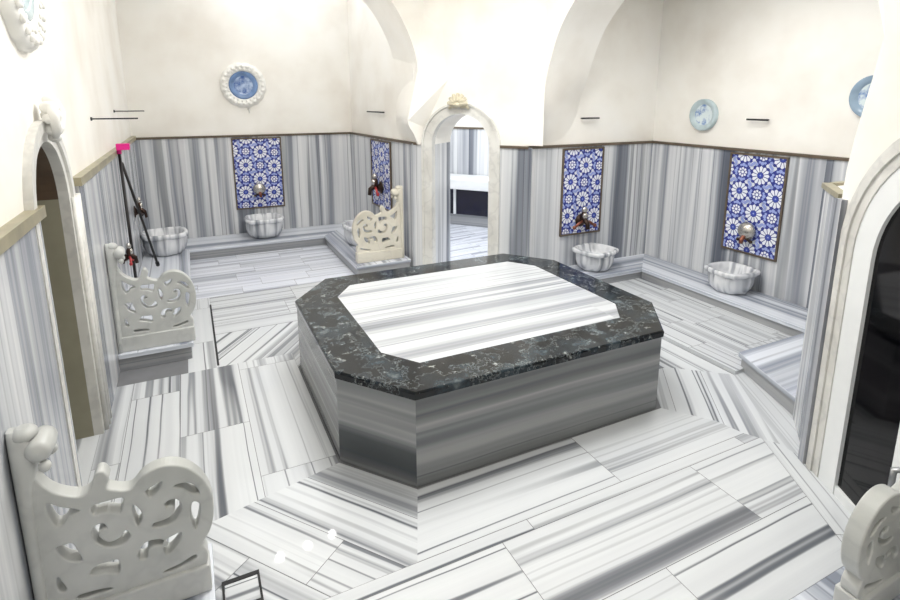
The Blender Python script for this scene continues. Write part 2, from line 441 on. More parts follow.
# ---- chamfer with the inner doorway
d1 = (C1b-C1a).normalized(); L1 = (C1b-C1a).length; n1 = V((d1.y, -d1.x))       # n1 faces the room
if n1.x > 0: n1 = -n1
def f1(s, z, d): p = C1a+d1*s-n1*d; return (p.x, p.y, z)
DC, DR, DS = .58, .345, 1.50
def b_c1(w):
    wall_with_arch(w, f1, -.01, L1, TOP, DC, DR+.05, DS, .02, soffit=True)
    # corbelled plaster shoulder beside the arch foot
    T, A_, B_, C_, D_ = (2.22, 5.70, 1.77), f1(.42, 2.21, 0), (2.346, 5.70, 2.30), f1(.03, 1.52, 0), f1(.36, 2.75, 0)
    for t in ((T, A_, B_), (T, C_, A_), (B_, A_, D_), (B_, D_, f1(.0, 3.0, 0))): w.face(t)
def p1(s): q = C1a+d1*s; return (q.x, q.y)
def d_c1(d):
    dado_run(d, p1(-.03), p1(DC-.455), 0, DH, n1, .3, 15); dado_run(d, p1(DC+.455), p1(L1+.036), 0, DH, n1, .35, 16)
def r_c1(r):
    rail(r, p1(0), p1(DC-.455), n1); rail(r, p1(DC+.455), p1(L1), n1)
wall_thing('wall_chamfer_inner', b_c1, d_c1, r_c1)
# ---- right alcove: left, back, right walls
LV, BU, RV = ALB['left'], ALB['back'], ALB['right']
wall_thing('wall_recess_left', lambda w: w.prism([(3.2, LV), (BU+.1, LV), (BU+.1, LV+.12), (3.24, LV+.12)], 0, TOP),
           lambda d: dado_run(d, (3.16, LV), (BU, LV), 0, DH, (0, -1), .55, 21), lambda r: rail(r, (3.21, LV), (BU, LV), (0, -1)))
wall_thing('wall_recess_back', lambda w: w.prism([(BU, RV-.1), (BU+.12, RV-.1), (BU+.12, LV+.1), (BU, LV+.1)], 0, TOP),
           lambda d: dado_run(d, (BU, LV), (BU, RV), 0, DH, (-1, 0), .58, 22), lambda r: rail(r, (BU, LV), (BU, RV), (-1, 0)))
def b_rr(w):
    w.prism([(3.40, RV-.02), (BU+.1, RV-.02), (BU+.1, RV-.14), (3.40, RV-.14)], 0, DH)
    w.prism([(3.06, 1.58), (3.40, RV-.02), (3.40, RV-.14), (3.12, 1.50)], 0, DH)
    w.prism([(3.40, 1.70), (BU+.1, 1.70), (BU+.1, 1.60), (3.40, 1.60)], DH-.05, TOP)
def d_rr(d):
    dado_run(d, (3.36, RV-.02), (BU, RV-.02), 0, DH, (0, 1), .6, 23); 
    nn = V((-(RV-.01-1.565), 3.36-3.03)); dado_run(d, (3.03, 1.565), (3.36, RV-.01), 0, DH, nn, .5, 24, .03)
def r_rr(r):
    rail(r, (3.38, RV-.02), (BU, RV-.02), (0, 1)); nn = V((-(RV-.01-1.565), .33)); rail(r, (3.03, 1.565), (3.36, RV-.01), nn, DH, .03, .05)
wall_thing('wall_recess_right', b_rr, d_rr, r_rr, 'trim')
# ---- chamfer with the glazed door
L2 = (C2b-C2a).length; m2 = V((d2.y, -d2.x))
if m2.x > 0: m2 = -m2
def f2(s, z, d): p = C2a+d2*s-m2*d; return (p.x, p.y, z)
GC, GR, GS = .74, .60, 1.26
# the plaster edge of this pier swells and recedes above the dado
EDGE = [(0, 0), (0, 1.52), (.003, 1.65), (.03, 1.82), (.085, 2.05), (.132, 2.31), (.075, 2.50), (.0, 2.72), (.0, TOP)]
def b_c2(w):
    wall_with_arch(w, f2, .139, L2, TOP, GC, GR, GS, .12)
    for k in range(len(EDGE)-1):
        (a, za), (b, zb) = EDGE[k], EDGE[k+1]
        w.face([f2(a, za, 0), f2(.139, za, 0), f2(.139, zb, 0), f2(b, zb, 0)])
def p2(s): q = C2a+d2*s; return (q.x, q.y)
wall_thing('wall_chamfer_right', b_c2, lambda d: dado_run(d, p2(.0), p2(.05), 0, DH, m2, .3, 31, .03), None)
# ---- arch walls in front of the two alcoves
def arch_wall(w, pts, f, zt, sl, sr):
    """pts: (front s, front z, rear s, rear z, side) from the left foot over the crown to the right foot"""
    F = catmull([(p[0], p[1]) for p in pts], 6, False); B = catmull([(p[2], p[3]) for p in pts], 6, False)
    side = [pts[min(i//6, len(pts)-1)][4] for i in range(len(F))]
    NS = 6
    w.grid([[f(F[k][0]+(B[k][0]-F[k][0])*d/NS, F[k][1]+(B[k][1]-F[k][1])*d/NS, d/NS) for d in range(NS+1)] for k in range(len(F))], closed=False)
    for d, P in ((0, F), (1, B)):
        def out(k):
            return {'L': (sl, P[k][1]), 'C': (P[k][0], zt), 'R': (sr, P[k][1])}[side[k]]
        for k in range(len(P)-1):
            a, b = P[k], P[k+1]; ea, eb = out(k), out(k+1)
            q = [f(*a, d), f(*b, d), f(*eb, d)]
            if side[k] != side[k+1]: q.append(f(sl if side[k] == 'L' else sr, zt, d))
            q.append(f(*ea, d)); w.face(q)
def fA(s, z, d): return (s, 5.70+d*.70, z)
wa = MB()
arch_wall(wa, [(-.66, 3.40, -.66, 3.40, 'L'), (-.2, 3.50, -.2, 3.50, 'C'), (.4, 3.60, .4, 3.6, 'C'), (1.0, 3.60, 1.0, 3.6, 'C'), (1.5, 3.42, 1.5, 3.42, 'C'), (1.80, 3.24, 1.80, 3.24, 'R'), (2.055, 3.02, 2.055, 3.02, 'R'),
               (2.262, 2.66, 2.262, 2.66, 'R'), (2.346, 2.35, 2.335, 2.35, 'R'), (2.313, 2.08, 2.33, 2.10, 'R'), (2.225, 1.77, 2.325, 1.85, 'R'), (2.29, 1.62, 2.325, 1.62, 'R'), (2.345, 1.50, 2.325, 1.50, 'R')], fA, TOP, -.70, 2.47)
struct(wa.build('wall_arch_left', 'plaster'))
wb = MB()
UF = 3.28
def fB(s, z, d): return (UF+d*.55, s, z)
arch_wall(wb, [(4.79, 1.50, 4.79, 1.50, 'L'), (4.72, 1.68, 4.79, 1.7, 'L'), (4.64, 1.92, 4.76, 1.95, 'L'), (4.60, 2.18, 4.64, 2.2, 'L'), (4.52, 2.42, 4.54, 2.44, 'L'), (4.40, 2.66, 4.41, 2.67, 'L'), (4.20, 2.88, 4.20, 2.88, 'L'), (3.9, 3.10, 3.9, 3.10, 'C'),
               (3.5, 3.28, 3.5, 3.28, 'C'), (3.0, 3.34, 3.0, 3.34, 'C'), (2.5, 3.25, 2.5, 3.25, 'C'), (1.95, 2.98, 1.95, 2.98, 'C'), (1.80, 2.72, 1.84, 2.72, 'R'), (1.70, 2.50, 1.74, 2.5, 'R'), (1.645, 2.31, 1.71, 2.31, 'R'), (1.705, 1.82, 1.72, 1.82, 'R'), (1.735, 1.52, 1.72, 1.52, 'R')], fB, TOP, 4.80, 1.45)
# plaster return between the arch and the chamfers
wb.prism([(3.17, 4.77), (3.285, 4.80), (3.282, 4.62)], 1.53, TOP)
EB = [(1.735, 1.50), (1.735, 1.52), (1.725, 1.65), (1.705, 1.82), (1.68, 2.05), (1.645, 2.31), (1.70, 2.50), (1.80, 2.72), (1.80, TOP)]
for k in range(1, len(EB)-1):
    (a, za), (b, zb) = EDGE[k], EDGE[k+1]
    wb.face([f2(a, za, 0), f2(b, zb, 0), fB(EB[k+1][0], zb, 0), fB(EB[k][0], za, 0)])
struct(wb.build('wall_arch_right', 'plaster'))
# ---- behind the camera
ws = MB()
ws.prism([(WL-.1, -1.2), (2.2, -1.2), (2.2, -1.32), (WL-.1, -1.32)], 0, TOP)
ws.prism([(2.12, .13), (2.12, -1.3), (2.24, -1.3), (2.24, .13)], 0, TOP)
struct(ws.build('wall_back', 'plaster'))
# ---- ceiling with a lantern opening
cl = MB()
OC, OR = (1.5, 3.3), 1.05
ring = [(OC[0]+OR*math.cos(PI/8+k*PI/4), OC[1]+OR*math.sin(PI/8+k*PI/4)) for k in range(8)]
outer = [(7, 5.2), (5.2, 9.0), (-2.2, 9.0), (-4, 5.2), (-4, 1.4), (-2.2, -2.2), (5.2, -2.2), (7, 1.4)]
for k in range(8):
    a, b = ring[k], ring[(k+1) % 8]
    c, d = outer[k], outer[(k+1) % 8]
    cl.face([(*a, TOP), (*c, TOP), (*d, TOP), (*b, TOP)])
    cl.face([(*a, TOP), (*b, TOP), (*b, TOP+.5), (*a, TOP+.5)])
struct(cl.build('ceiling', 'plaster'))

# ------------------------------------------------------------------ platform
def octo(x0, x1, y0, y1, cx, cy): return [(x0, y0+cy), (x0+cx, y0), (x1-cx, y0), (x1, y0+cy), (x1, y1-cy), (x1-cx, y1), (x0+cx, y1), (x0, y1-cy)]
O_out = octo(.605, 2.945, 2.315, 4.295, .31, .40)
O_in = octo(.905, 2.685, 2.60, 4.055, .155, .215)
O_body = octo(.615, 2.935, 2.325, 4.285, .308, .395)
plat = empty('navel_stone', (1.775, 3.305, 0), 0, 'large raised eight-sided marble platform with dark flecked border in the middle of the floor', 'platform')
def rel(poly, c): return [(x-c[0], y-c[1]) for x, y in poly]
pc = (1.775, 3.305)
mb = MB(); P = rel(O_body, pc)
for i in range(8):
    a, b = P[i], P[(i+1) % 8]
    R = random.Random(50+i)
    mb.face([(*a, 0), (*b, 0), (*b, PH-.03), (*a, PH-.03)], 0, (b[0]-a[0], b[1]-a[1], 0), (R.uniform(0, 20), [7.3, 7.62, 7.62, 3.1, 8, 2, 4, 5.5][i]))
mb.face([(*p, PH-.03) for p in P]); mb.build('body', 'side', plat)
mb = MB(); PO, PI_ = rel(O_out, pc), rel(O_in, pc)
def inset(poly, d): 
    return [(x*(1-d/1.1), y*(1-d/1.1)) for x, y in poly]
for i in range(8):
    j = (i+1) % 8
    prof = [(PO, PH-.048, .012), (PO, PH-.044, .002), (PO, PH-.012, 0), (PO, PH-.004, .003), (PO, PH, .010)]
    for k in range(4):
        A, B = inset(prof[k][0], prof[k][2]), inset(prof[k+1][0], prof[k+1][2]); za, zb = prof[k][1], prof[k+1][1]
        mb.face([(*A[i], za), (*A[j], za), (*B[j], zb), (*B[i], zb)])
    A = inset(PO, .010)
    mb.face([(*A[i], PH), (*A[j], PH), (*PI_[j], PH), (*PI_[i], PH)])
    mb.face([(*PI_[i], PH), (*PI_[j], PH), (*PI_[j], PH-.006), (*PI_[i], PH-.006)])
    B = inset(PO, .012); mb.face([(*B[j], PH-.048), (*B[i], PH-.048), (*PI_[i], PH-.048), (*PI_[j], PH-.048)])
mb.build('border', 'rim', plat)
mb = MB(); PI2 = inset(PI_, .003)
slabs(mb, PI2, 0, [-.9, -.42, .12, .9], 14.0, z=PH-.003, gap=.0008, seed=77)
mb.prism(PI2, PH-.04, PH-.0045, 0)
mb.build('top_slab', 'slab', plat)

# ------------------------------------------------------------------ benches
def bench(name, segs, riser_polys, label):
    """segs: list of (poly, band angle) for the top; riser polygons for the body"""
    o = empty(name, (0, 0, 0), 0, label, 'bench')
    t = MB(); r = MB()
    for i, (p, a) in enumerate(segs):
        t.prism(p, BH-.035, BH, 0, (math.cos(a), math.sin(a), 0), (i*5.3, i*2.9))
    for p in riser_polys: r.prism(p, -.002, BH-.035, 0, bottom=False)
    t.build('seat_slab', 'bench', o, bevel=.004); r.build('riser', 'riser', o)
    return o
e = .018
bench('bench_left_alcove', [([(WL+.032, 4.43), (-.10, 4.43), (-.10, 7.38), (WL+.032, 8.04)], PI/2), ([(WL+.032, 8.04), (-.10, 7.38), (1.60, 7.38), (2.20, 8.04)], 0), ([(2.20, 8.04), (1.60, 7.38), (1.60, 5.78), (2.27, 5.79)], PI/2)],
      [[(WL+.032, 4.43+e), (-.10-e, 4.43+e), (-.10-e, 8.0), (WL+.032, 8.0)], [(-.10-e, 7.38+e), (1.60+e, 7.38+e), (1.60+e, 8.0), (-.10-e, 8.0)], [(1.60+e, 8.0), (2.24, 8.0), (2.26, 5.79+e), (1.60+e, 5.78+e)]],
      'low U-shaped marble bench around the left alcove, carrying three basins')
bench('bench_right_alcove', [([(3.22, 4.30), (4.46, 4.30), (4.95, 4.755), (3.22, 4.755)], 0), ([(4.95, 4.755), (4.46, 4.30), (4.46, 2.45), (4.95, 1.86)], PI/2), ([(3.59, 2.45), (4.46, 2.45), (4.95, 1.86), (3.34, 1.86)], .02)],
      [[(3.22, 4.30+e), (4.46+e, 4.30+e), (4.46+e, 4.75), (3.22, 4.75)], [(4.46+e, 4.75), (4.95, 4.75), (4.95, 1.87), (4.46+e, 1.87)], [(3.59+e, 2.45-e), (4.46+e, 2.45-e), (4.46+e, 1.87), (3.34+e, 1.87)]],
      'low marble bench along the right alcove walls with angled end by the doorway pier')
bench('bench_near', [([(WL+.032, -.9), (-.06, -.9), (-.06, 2.24), (WL+.032, 2.24)], PI/2)], [[(WL+.032, -.9), (-.06-e, -.9), (-.06-e, 2.24-e), (WL+.032, 2.24-e)]],
      'low marble bench on the near left carrying the largest looking carved armrest')
bench('bench_near_right', [([(1.78, -.9), (2.10, -.9), (2.10, .2), (2.40, .64), (2.42, .98), (1.78, .98)], PI/2)], [[(1.78+e, -.9), (2.08, -.9), (2.08, .2), (2.40, .66), (2.40, .98-e), (1.78+e, .98-e)]],
      'low marble bench at the bottom right under the cropped armrest')

# ------------------------------------------------------------------ carved armrests
OUT = [(0.084, 0.617), (0.106, 0.59), (0.136, 0.568), (0.176, 0.55), (0.208, 0.563), (0.222, 0.599), (0.237, 0.624), (0.258, 0.62), (0.27, 0.589), (0.26, 0.557), (0.28, 0.54), (0.311, 0.527), (0.338, 0.529), (0.375, 0.566), (0.424, 0.583), (0.476, 0.578), (0.528, 0.547), (0.573, 0.487), (0.598, 0.407), (0.598, 0.328), (0.58, 0.261), (0.552, 0.218), (0.545, 0.204), (0.56, 0.175), (0.562, 0.139), (0.551, 0.114), (0.534, 0.099)]
HOLES = [[(0.082, 0.553), (0.114, 0.529), (0.15, 0.509), (0.169, 0.494), (0.134, 0.483), (0.119, 0.463), (0.098, 0.461), (0.082, 0.503)], [(0.209, 0.499), (0.254, 0.502), (0.301, 0.5), (0.3, 0.473), (0.288, 0.443), (0.249, 0.46), (0.21, 0.465)], [(0.331, 0.458), (0.35, 0.435), (0.356, 0.399), (0.34, 0.371), (0.33, 0.409)], [(0.377, 0.5), (0.407, 0.514), (0.432, 0.522), (0.419, 0.489), (0.389, 0.474)], [(0.471, 0.49), (0.513, 0.491), (0.541, 0.468), (0.554, 0.433), (0.528, 0.442), (0.501, 0.47)], [(0.436, 0.429), (0.463, 0.438), (0.484, 0.419), (0.485, 0.383), (0.459, 0.347), (0.419, 0.337), (0.387, 0.345), (0.392, 0.36), (0.431, 0.362), (0.46, 0.377), (0.466, 0.403), (0.454, 0.415), (0.439, 0.41)], [(0.526, 0.398), (0.551, 0.385), (0.546, 0.334), (0.53, 0.285), (0.518, 0.325)], [(0.232, 0.418), (0.242, 0.399), (0.227, 0.399), (0.213, 0.376), (0.24, 0.338), (0.277, 0.342), (0.298, 0.365), (0.311, 0.335), (0.283, 0.314), (0.237, 0.319), (0.204, 0.353), (0.195, 0.393), (0.208, 0.418)], [(0.085, 0.375), (0.112, 0.378), (0.133, 0.374), (0.144, 0.34), (0.153, 0.297), (0.117, 0.312), (0.095, 0.342)], [(0.171, 0.229), (0.194, 0.257), (0.23, 0.257), (0.262, 0.253), (0.259, 0.201), (0.217, 0.216)], [(0.326, 0.25), (0.345, 0.283), (0.375, 0.292), (0.408, 0.283), (0.421, 0.258), (0.382, 0.267), (0.36, 0.257), (0.354, 0.227), (0.33, 0.227)], [(0.476, 0.286), (0.468, 0.252), (0.442, 0.223), (0.422, 0.215), (0.413, 0.231), (0.422, 0.271), (0.448, 0.283)], [(0.403, 0.142), (0.46, 0.152), (0.514, 0.170), (0.517, 0.154), (0.469, 0.140), (0.428, 0.134)], [(0.075, 0.258), (0.085, 0.236), (0.094, 0.206), (0.087, 0.195), (0.074, 0.204), (0.070, 0.228)], [(0.126, 0.158), (0.172, 0.158), (0.224, 0.149), (0.225, 0.140), (0.18, 0.142), (0.13, 0.143)]]
TH = .062
def curve_mesh(name, splines, extrude, bev):
    cu = bpy.data.curves.new(name, 'CURVE'); cu.dimensions = '2D'; cu.fill_mode = 'BOTH'
    cu.extrude = extrude; cu.bevel_depth = bev; cu.bevel_resolution = 2; cu.offset = -bev
    for pts in splines:
        s = cu.splines.new('POLY'); s.points.add(len(pts)-1); s.use_cyclic_u = True
        for i, (x, y) in enumerate(pts): s.points[i].co = (x, y, 0, 1)
    o = bpy.data.objects.new(name, cu); COL.objects.link(o)
    dg = bpy.context.evaluated_depsgraph_get()
    me = bpy.data.meshes.new_from_object(o.evaluated_get(dg)); me.name = name
    bpy.data.objects.remove(o); bpy.data.curves.remove(cu)
    me.transform(Matrix.Rotation(PI/2, 4, 'X'))
    return me
outl = catmull([(.03, .70), (.06, .66)]+OUT, 4, False)+[(.534, .10), (.03, .10)]
fret_me = curve_mesh('fretwork', [outl]+[catmull(h, 4) for h in HOLES], TH/2-.007, .007)
fret_me.materials.clear(); fret_me.materials.append(MAT['carved'])
fret_me.polygons.foreach_set('use_smooth', [False]*len(fret_me.polygons))
def make_armrest():
    o = empty('carved_armrest', (0, 0, 0))
    f = bpy.data.objects.new('fretwork_panel', fret_me); COL.objects.link(f); f.parent = o
    b = MB(); b.box((.0, -.045, 0), (.565, .045, .118)); b.build('base_block', 'carved', o, bevel=.008)
    p = MB()
    # upright post against the wall, swelling towards a rolled scroll finial
    PW = .82
    prof = [(0, .045, .052), (.12, .047, .05), (.3, .05, .046), (.45, .053, .045), (.56, .057, .045), (.64, .07, .047), (.70, .09, .05), (.75, .10, .05), (.79, .088, .045), (.82, .06, .035), (.835, .03, .02)]
    rows = []
    for z, w, d in prof:
        rows.append([(w*PW*(.5+.5*math.copysign(abs(math.cos(a))**.6, math.cos(a))), d*math.copysign(abs(math.sin(a))**.6, math.sin(a)), z) for a in [2*PI*k/16 for k in range(16)]])
    p.grid(rows, 0, True, True, True); p.build('post', 'carved', o)
    s = MB()
    s.lathe([(.0, -.066), (.026, -.062), (.038, -.05), (.042, 0), (.038, .05), (.026, .062), (0, .066)], (.088, 0, .765), 16, 0, 'y')
    s.ball((.045, 0, .815), .034, 0, 12, (1.2, 1.3, .8)); s.ball((.10, -.05, .71), .02, 0, 10); s.ball((.10, .05, .71), .02, 0, 10)
    s.build('scroll_finial', 'carved', o)
    return o
arm = make_armrest()
tag(arm, 'carved openwork marble armrest nearest the camera at the lower left', 'armrest', 'carved marble armrests at the bench ends')
arm.location = (WL+.032, 2.03, BH); arm.scale = (.955, 1, .98)
a2 = copy_thing(arm); a2.location = (WL+.033, 4.51, BH); a2.scale = (.93, 1, 1)
a2['label'] = 'carved openwork marble armrest beyond the left doorway, in front of the poles'
a3 = copy_thing(arm); a3.location = (2.225, 5.93, BH); a3.rotation_euler = (0, 0, PI); a3.scale = (1.03, 1, 1.04)
a3['label'] = 'carved openwork cream armrest at the bench end left of the arched inner doorway'
for ch in a3.children:
    ch.material_slots[0].link = 'OBJECT'; ch.material_slots[0].material = MAT['carved_cream']
a4 = copy_thing(arm); a4.location = (2.58, .85, BH); a4.rotation_euler = (0, 0, PI); a4.scale = (1, 1, .83)
a4['label'] = 'cropped carved marble armrest at the lower right corner before the glazed door'

# ------------------------------------------------------------------ basins
def make_basin():
    o = empty('marble_basin', (0, 0, 0))
    def lob(a, r, h): return 1 + .035*math.cos(8*a)
    b = MB()
    b.lathe([(.0, 0), (.15, 0), (.185, .014), (.218, .06), (.236, .12), (.240, .18), (.234, .225)], n=64, rf=lob)
    b.build('bowl', 'basin', o)
    r = MB()
    def rimf(a, rr, h):
        sq = (abs(math.cos(a))**2.7+abs(math.sin(a))**2.7)**(-1/2.7)      # softened square
        ear = sum(math.exp(-((a-k+PI) % (2*PI)-PI)**2/.02) for k in (PI/4, 3*PI/4, 5*PI/4, 7*PI/4))
        q = .97*sq + .075*ear
        return q if rr > .21 else (1+(q-1)*max(0, (rr-.05)/.16))
    r.lathe([(.228, .212), (.250, .220), (.262, .232), (.265, .262), (.256, .276), (.228, .278), (.214, .268), (.204, .21), (.18, .14), (.11, .085), (.0, .07)], n=96, rf=rimf)
    r.build('rim', 'basin', o)
    return o
bas = make_basin()
BG = 'marble wash basins on the benches'
bas.location = (.86, 7.73, BH); tag(bas, 'grey veined marble basin under the tile panel on the alcove back wall at left', 'basin', BG)
for (x, y, rz, lab, sc) in [(-.355, 7.36, .1, 'marble basin in the left alcove corner beside the leaning poles', 1.0),
                        (1.97, 6.75, 1.5, 'marble basin half hidden behind the cream armrest near the inner doorway', 1.0),
                        (3.99, 4.55, .25, 'white square-rimmed marble basin just behind the dark platform corner', .86),
                        (4.73, 3.40, 1.52, 'white lobed marble basin under the largest blue tile panel at right', .84)]:
    c = copy_thing(bas); c.location = (x, y, BH); c.rotation_euler = (0, 0, rz); c.scale = (sc, sc, sc); c['label'] = lab

# ------------------------------------------------------------------ tile panels
def tile_panel(loc, rz, w, h, label, seed=0):
    """built in x (width) and z (height), facing -y"""
    o = empty('tile_panel', loc, rz, label, 'tile panel', 'blue and white tile panels above the basins')
    f = MB(); fw = .018
    for lo, hi in (((-w/2, -.02, 0), (w/2, .0, fw)), ((-w/2, -.02, h-fw), (w/2, 0, h)), ((-w/2, -.02, fw), (-w/2+fw, 0, h-fw)), ((w/2-fw, -.02, fw), (w/2, 0, h-fw))):
        f.box(lo, hi)
    f.build('panel_frame', 'trim_dark', o)
    t = MB()
    x0, x1, z0, z1 = -w/2+fw, w/2-fw, fw, h-fw
    t.face([(x0, -.008, z0), (x1, -.008, z0), (x1, -.008, z1), (x0, -.008, z1)], 1)
    def put(poly, m, d=.0095):
        for (a, b, c) in ((-1, 0, -x0), (1, 0, x1), (0, -1, -z0), (0, 1, z1)):
            poly = clip(poly, a, b, c)
            if len(poly) < 3: return
        ar = sum(poly[i][0]*poly[(i+1) % len(poly)][1]-poly[(i+1) % len(poly)][0]*poly[i][1] for i in range(len(poly)))
        if ar < 0: poly = poly[::-1]
        t.face([(x, -d, z) for x, z in poly], m)
    def ngon(c, r, n, a0=0, rx=None): return [(c[0]+r*math.cos(a0+2*PI*k/n), c[1]+r*math.sin(a0+2*PI*k/n)) for k in range(n)]
    def rosette(c, r, n, ri):
        for k in range(n):
            a = 2*PI*k/n; w0, w1 = .66*PI/n, .82*PI/n
            P = [(ri, -w0), (r*.86, -w1), (r, 0), (r*.86, w1), (ri, w0)]
            put([(c[0]+q*math.cos(a+s), c[1]+q*math.sin(a+s)) for q, s in P], 0)
    Lc = .27; th = math.radians(41); A = V((math.cos(th), math.sin(th)))*Lc; B = V((-math.sin(th), math.cos(th)))*Lc
    org = V((.04, h*.80))
    for i in range(-7, 8):
        for j in range(-7, 8):
            c = org+A*i+B*j
            if not (-w/2-.2 < c.x < w/2+.2 and -.2 < c.y < h+.2): continue
            rosette(c, .094, 12, .034); put(ngon(c, .026, 8), 3)
            put(ngon(c, .010, 4), 2, .010)
            d = c+(A+B)/2
            rosette(d, .050, 8, .024); put(ngon(d, .016, 8), 0)
            for u in (A, B):
                mpt = c+u/2; dr = u.normalized(); pr = V((-dr.y, dr.x))
                leaf = [(-.048, 0), (-.022, .022), (.022, .022), (.048, 0), (.022, -.022), (-.022, -.022)]
                pr_, dr_ = dr, pr
                put([tuple(mpt+dr_*a+pr_*b) for a, b in leaf], 0); put([tuple(mpt+dr_*a*.78+pr_*b*.70) for a, b in leaf], 2, .010)
            for k in range(12):
                a = th+2*PI*(k+.5)/12; q = c+V((math.cos(a), math.sin(a)))*.117
                put(ngon(q, .0195, 6, a), 2 if k % 3 else 0)
            for k in range(8):
                a = th+2*PI*(k+.5)/8; q = d+V((math.cos(a), math.sin(a)))*.071
                put(ngon(q, .0145, 5, a), 2)
    t.build('tilework', ['t_white', 't_navy', 't_lav', 't_blue'], o)
    return o
PZ, PHT = .48, 1.0
tile_panel((.865, BV-.022, PZ), 0, .66, PHT, 'blue and white tile panel on the left alcove back wall')
angR = math.atan2(BV-5.83, R1-R0)
tile_panel((2.268, 6.80, PZ+.1), angR+PI, .70, PHT-.1, 'narrow looking tile panel above the cream armrest, left of the inner doorway')
tile_panel((3.925, LV-.022, PZ+.02), 0, .57, PHT-.02, 'dark blue tile panel just right of the inner doorway')
tile_panel((BU-.022, 3.405, PZ), -PI/2, .60, PHT, 'largest and brightest blue tile panel on the right wall')

# ------------------------------------------------------------------ taps
def make_tap(style, lever='bronze'):
    o = empty('wall_tap', (0, 0, 0))
    b = MB()
    if style == 'dome':
        # round silvered cup hanging over a copper spout; faces -y
        b.lathe([(.0, .085), (.03, .083), (.06, .07), (.08, .045), (.086, .025), (.08, .02)], (0, 0, .0), 28, 0, '-y')
        b.build('metal_cup', 'silver', o)
        p = MB(); p.tube([(0, 0, -.03), (0, -.06, -.045), (.004, -.10, -.075), (.004, -.105, -.11)], [.024, .022, .02, .018]); p.lathe([(.05, 0), (.05, .012), (.03, .018), (0, .018)], (0, 0, -.03), 20, 0, '-y', cap0=True)
        p.build('spout', 'copper', o)
        h = MB(); h.tube([(-.06, -.05, -.085), (0, -.06, -.06), (.06, -.05, -.085)], .011); h.ball((-.065, -.05, -.088), .016); h.ball((.065, -.05, -.088), .016)
        h.build('handle', 'bronze', o)
    else:
        b.lathe([(.055, 0), (.055, .012), (.035, .02), (.026, .05), (.0, .05)], (0, 0, 0), 20, 0, '-y', cap0=True)
        b.tube([(0, -.03, 0), (0, -.09, .012), (0, -.13, -.01), (0, -.14, -.06)], [.026, .026, .023, .02])
        b.ball((0, -.07, .05), .034, 0, 12, (1, 1, 1.2)); b.build('tap_body', 'bronze', o)
        s = MB(); s.ball((0, -.085, .05), .03, 0, 12); s.lathe([(.0, .0), (.02, .0), (.03, .02), (.02, .045), (.0, .05)], (0, -.07, .08), 14); s.build('cap', 'silver', o)
        h = MB()
        for sx in (-1, 1):
            h.tube([(0, -.07, .01), (sx*.06, -.08, -.01), (sx*.11, -.085, -.04)], [.014, .013, .012]); h.ball((sx*.115, -.085, -.042), .018)
        h.build('cross_handle', lever, o)
    return o
TG = 'taps above the basins'
t = make_tap('dome'); t.location = (.855, BV-.03, .76); tag(t, 'round silvered cup and copper tap on the left back tile panel', 'tap', TG)
c = copy_thing(t); c.location = (BU-.035, 3.42, .72); c.rotation_euler = (0, 0, -PI/2); c['label'] = 'round silvered cup and copper tap on the right wall tile panel'; c.scale = (1.08, 1, 1.08)
t = make_tap('cross', 'copper'); t.location = (3.92, LV-.03, .66); tag(t, 'copper cross-handled tap on the tile panel right of the inner doorway', 'tap', TG); t.scale = (1.25, 1, 1.3)
t = make_tap('cross', 'red'); t.location = (2.25, 6.78, .86); t.rotation_euler = (0, 0, angR+PI); tag(t, 'dark tap with red lever above the cream armrest', 'tap', TG); t.scale = (1.2, 1.2, 1.5)
t = make_tap('cross', 'red'); t.location = (WL+.03, 5.45, .62); t.rotation_euler = (0, 0, PI/2); tag(t, 'silver capped tap with red lever above the armrest beyond the left doorway', 'tap', TG); t.scale = (.7, .75, 1.0)
t = make_tap('cross', 'bronze'); t.location = (WL+.03, 6.95, .76); t.rotation_euler = (0, 0, PI/2); tag(t, 'dark tap on the left wall above the corner basin', 'tap', TG); t.scale = (.85, .8, 1.25)

# ------------------------------------------------------------------ poles, rods
def pole(a, b, label, pink):
    o = empty('squeegee_pole', a, 0, label, 'pole')
    d = V(b)-V(a)
    m = MB(); m.tube([(0, 0, 0), d], .013, 0, 8); m.build('shaft', 'iron', o)
    g = MB()
    if pink:
        u = d.normalized(); g.tube([d-u*.02, d+u*.03], [.02, .02]); g.box((d.x-.015, d.y-.05, d.z+.02), (d.x+.09, d.y+.03, d.z+.075)); g.build('grip', 'pink', o)
    else:
        u = d.normalized(); g.tube([(0, 0, 0), u*.05], .02, 0, 10); g.build('rubber_foot', 'black', o)
    return o
pole((-.545, 5.60, BH+.003), (-.573, 5.80, 1.53), 'thin upright dark pole with pink plastic top on left wall', True)
pole((-.43, 6.80, BH+.012), (-.588, 6.08, 1.40), 'dark pole leaning on the left wall with its foot on the bench', False)
def rod(a, b, nrm, label):
    """thin dark rail on two short studs"""
    o = empty('metal_rail', a, 0, label, 'rail', 'thin metal rails on the plaster walls')
    d = V(b)-V(a); n = V((nrm[0], nrm[1], 0)).normalized()
    m = MB(); m.tube([n*.05, d+n*.05], .009, 0, 8); m.build('bar', 'iron', o)
    for f in (.12, .88):
        s = MB(); s.tube([d*f, d*f+n*.05], .006, 0, 8); s.build('stud', 'iron', o)
def peg(a, d, label):
    o = empty('metal_peg', a, 0, label, 'peg', 'long metal pegs on the left wall')
    m = MB(); m.tube([(0, 0, 0), d], .0055, 0, 8); m.build('bar', 'iron', o)
    m = MB(); m.lathe([(.014, 0), (.014, .008), (.008, .012), (0, .012)], (0, 0, 0), 14, 0, 'x', cap0=True); m.build('wall_plate', 'iron', o)
peg((WL, 4.90, 1.857), (.31, 0, 0), 'longer lower metal peg sticking out of the left wall plaster')
peg((WL, 6.45, 1.885), (.27, 0, 0), 'shorter upper metal peg sticking out near the alcove corner')
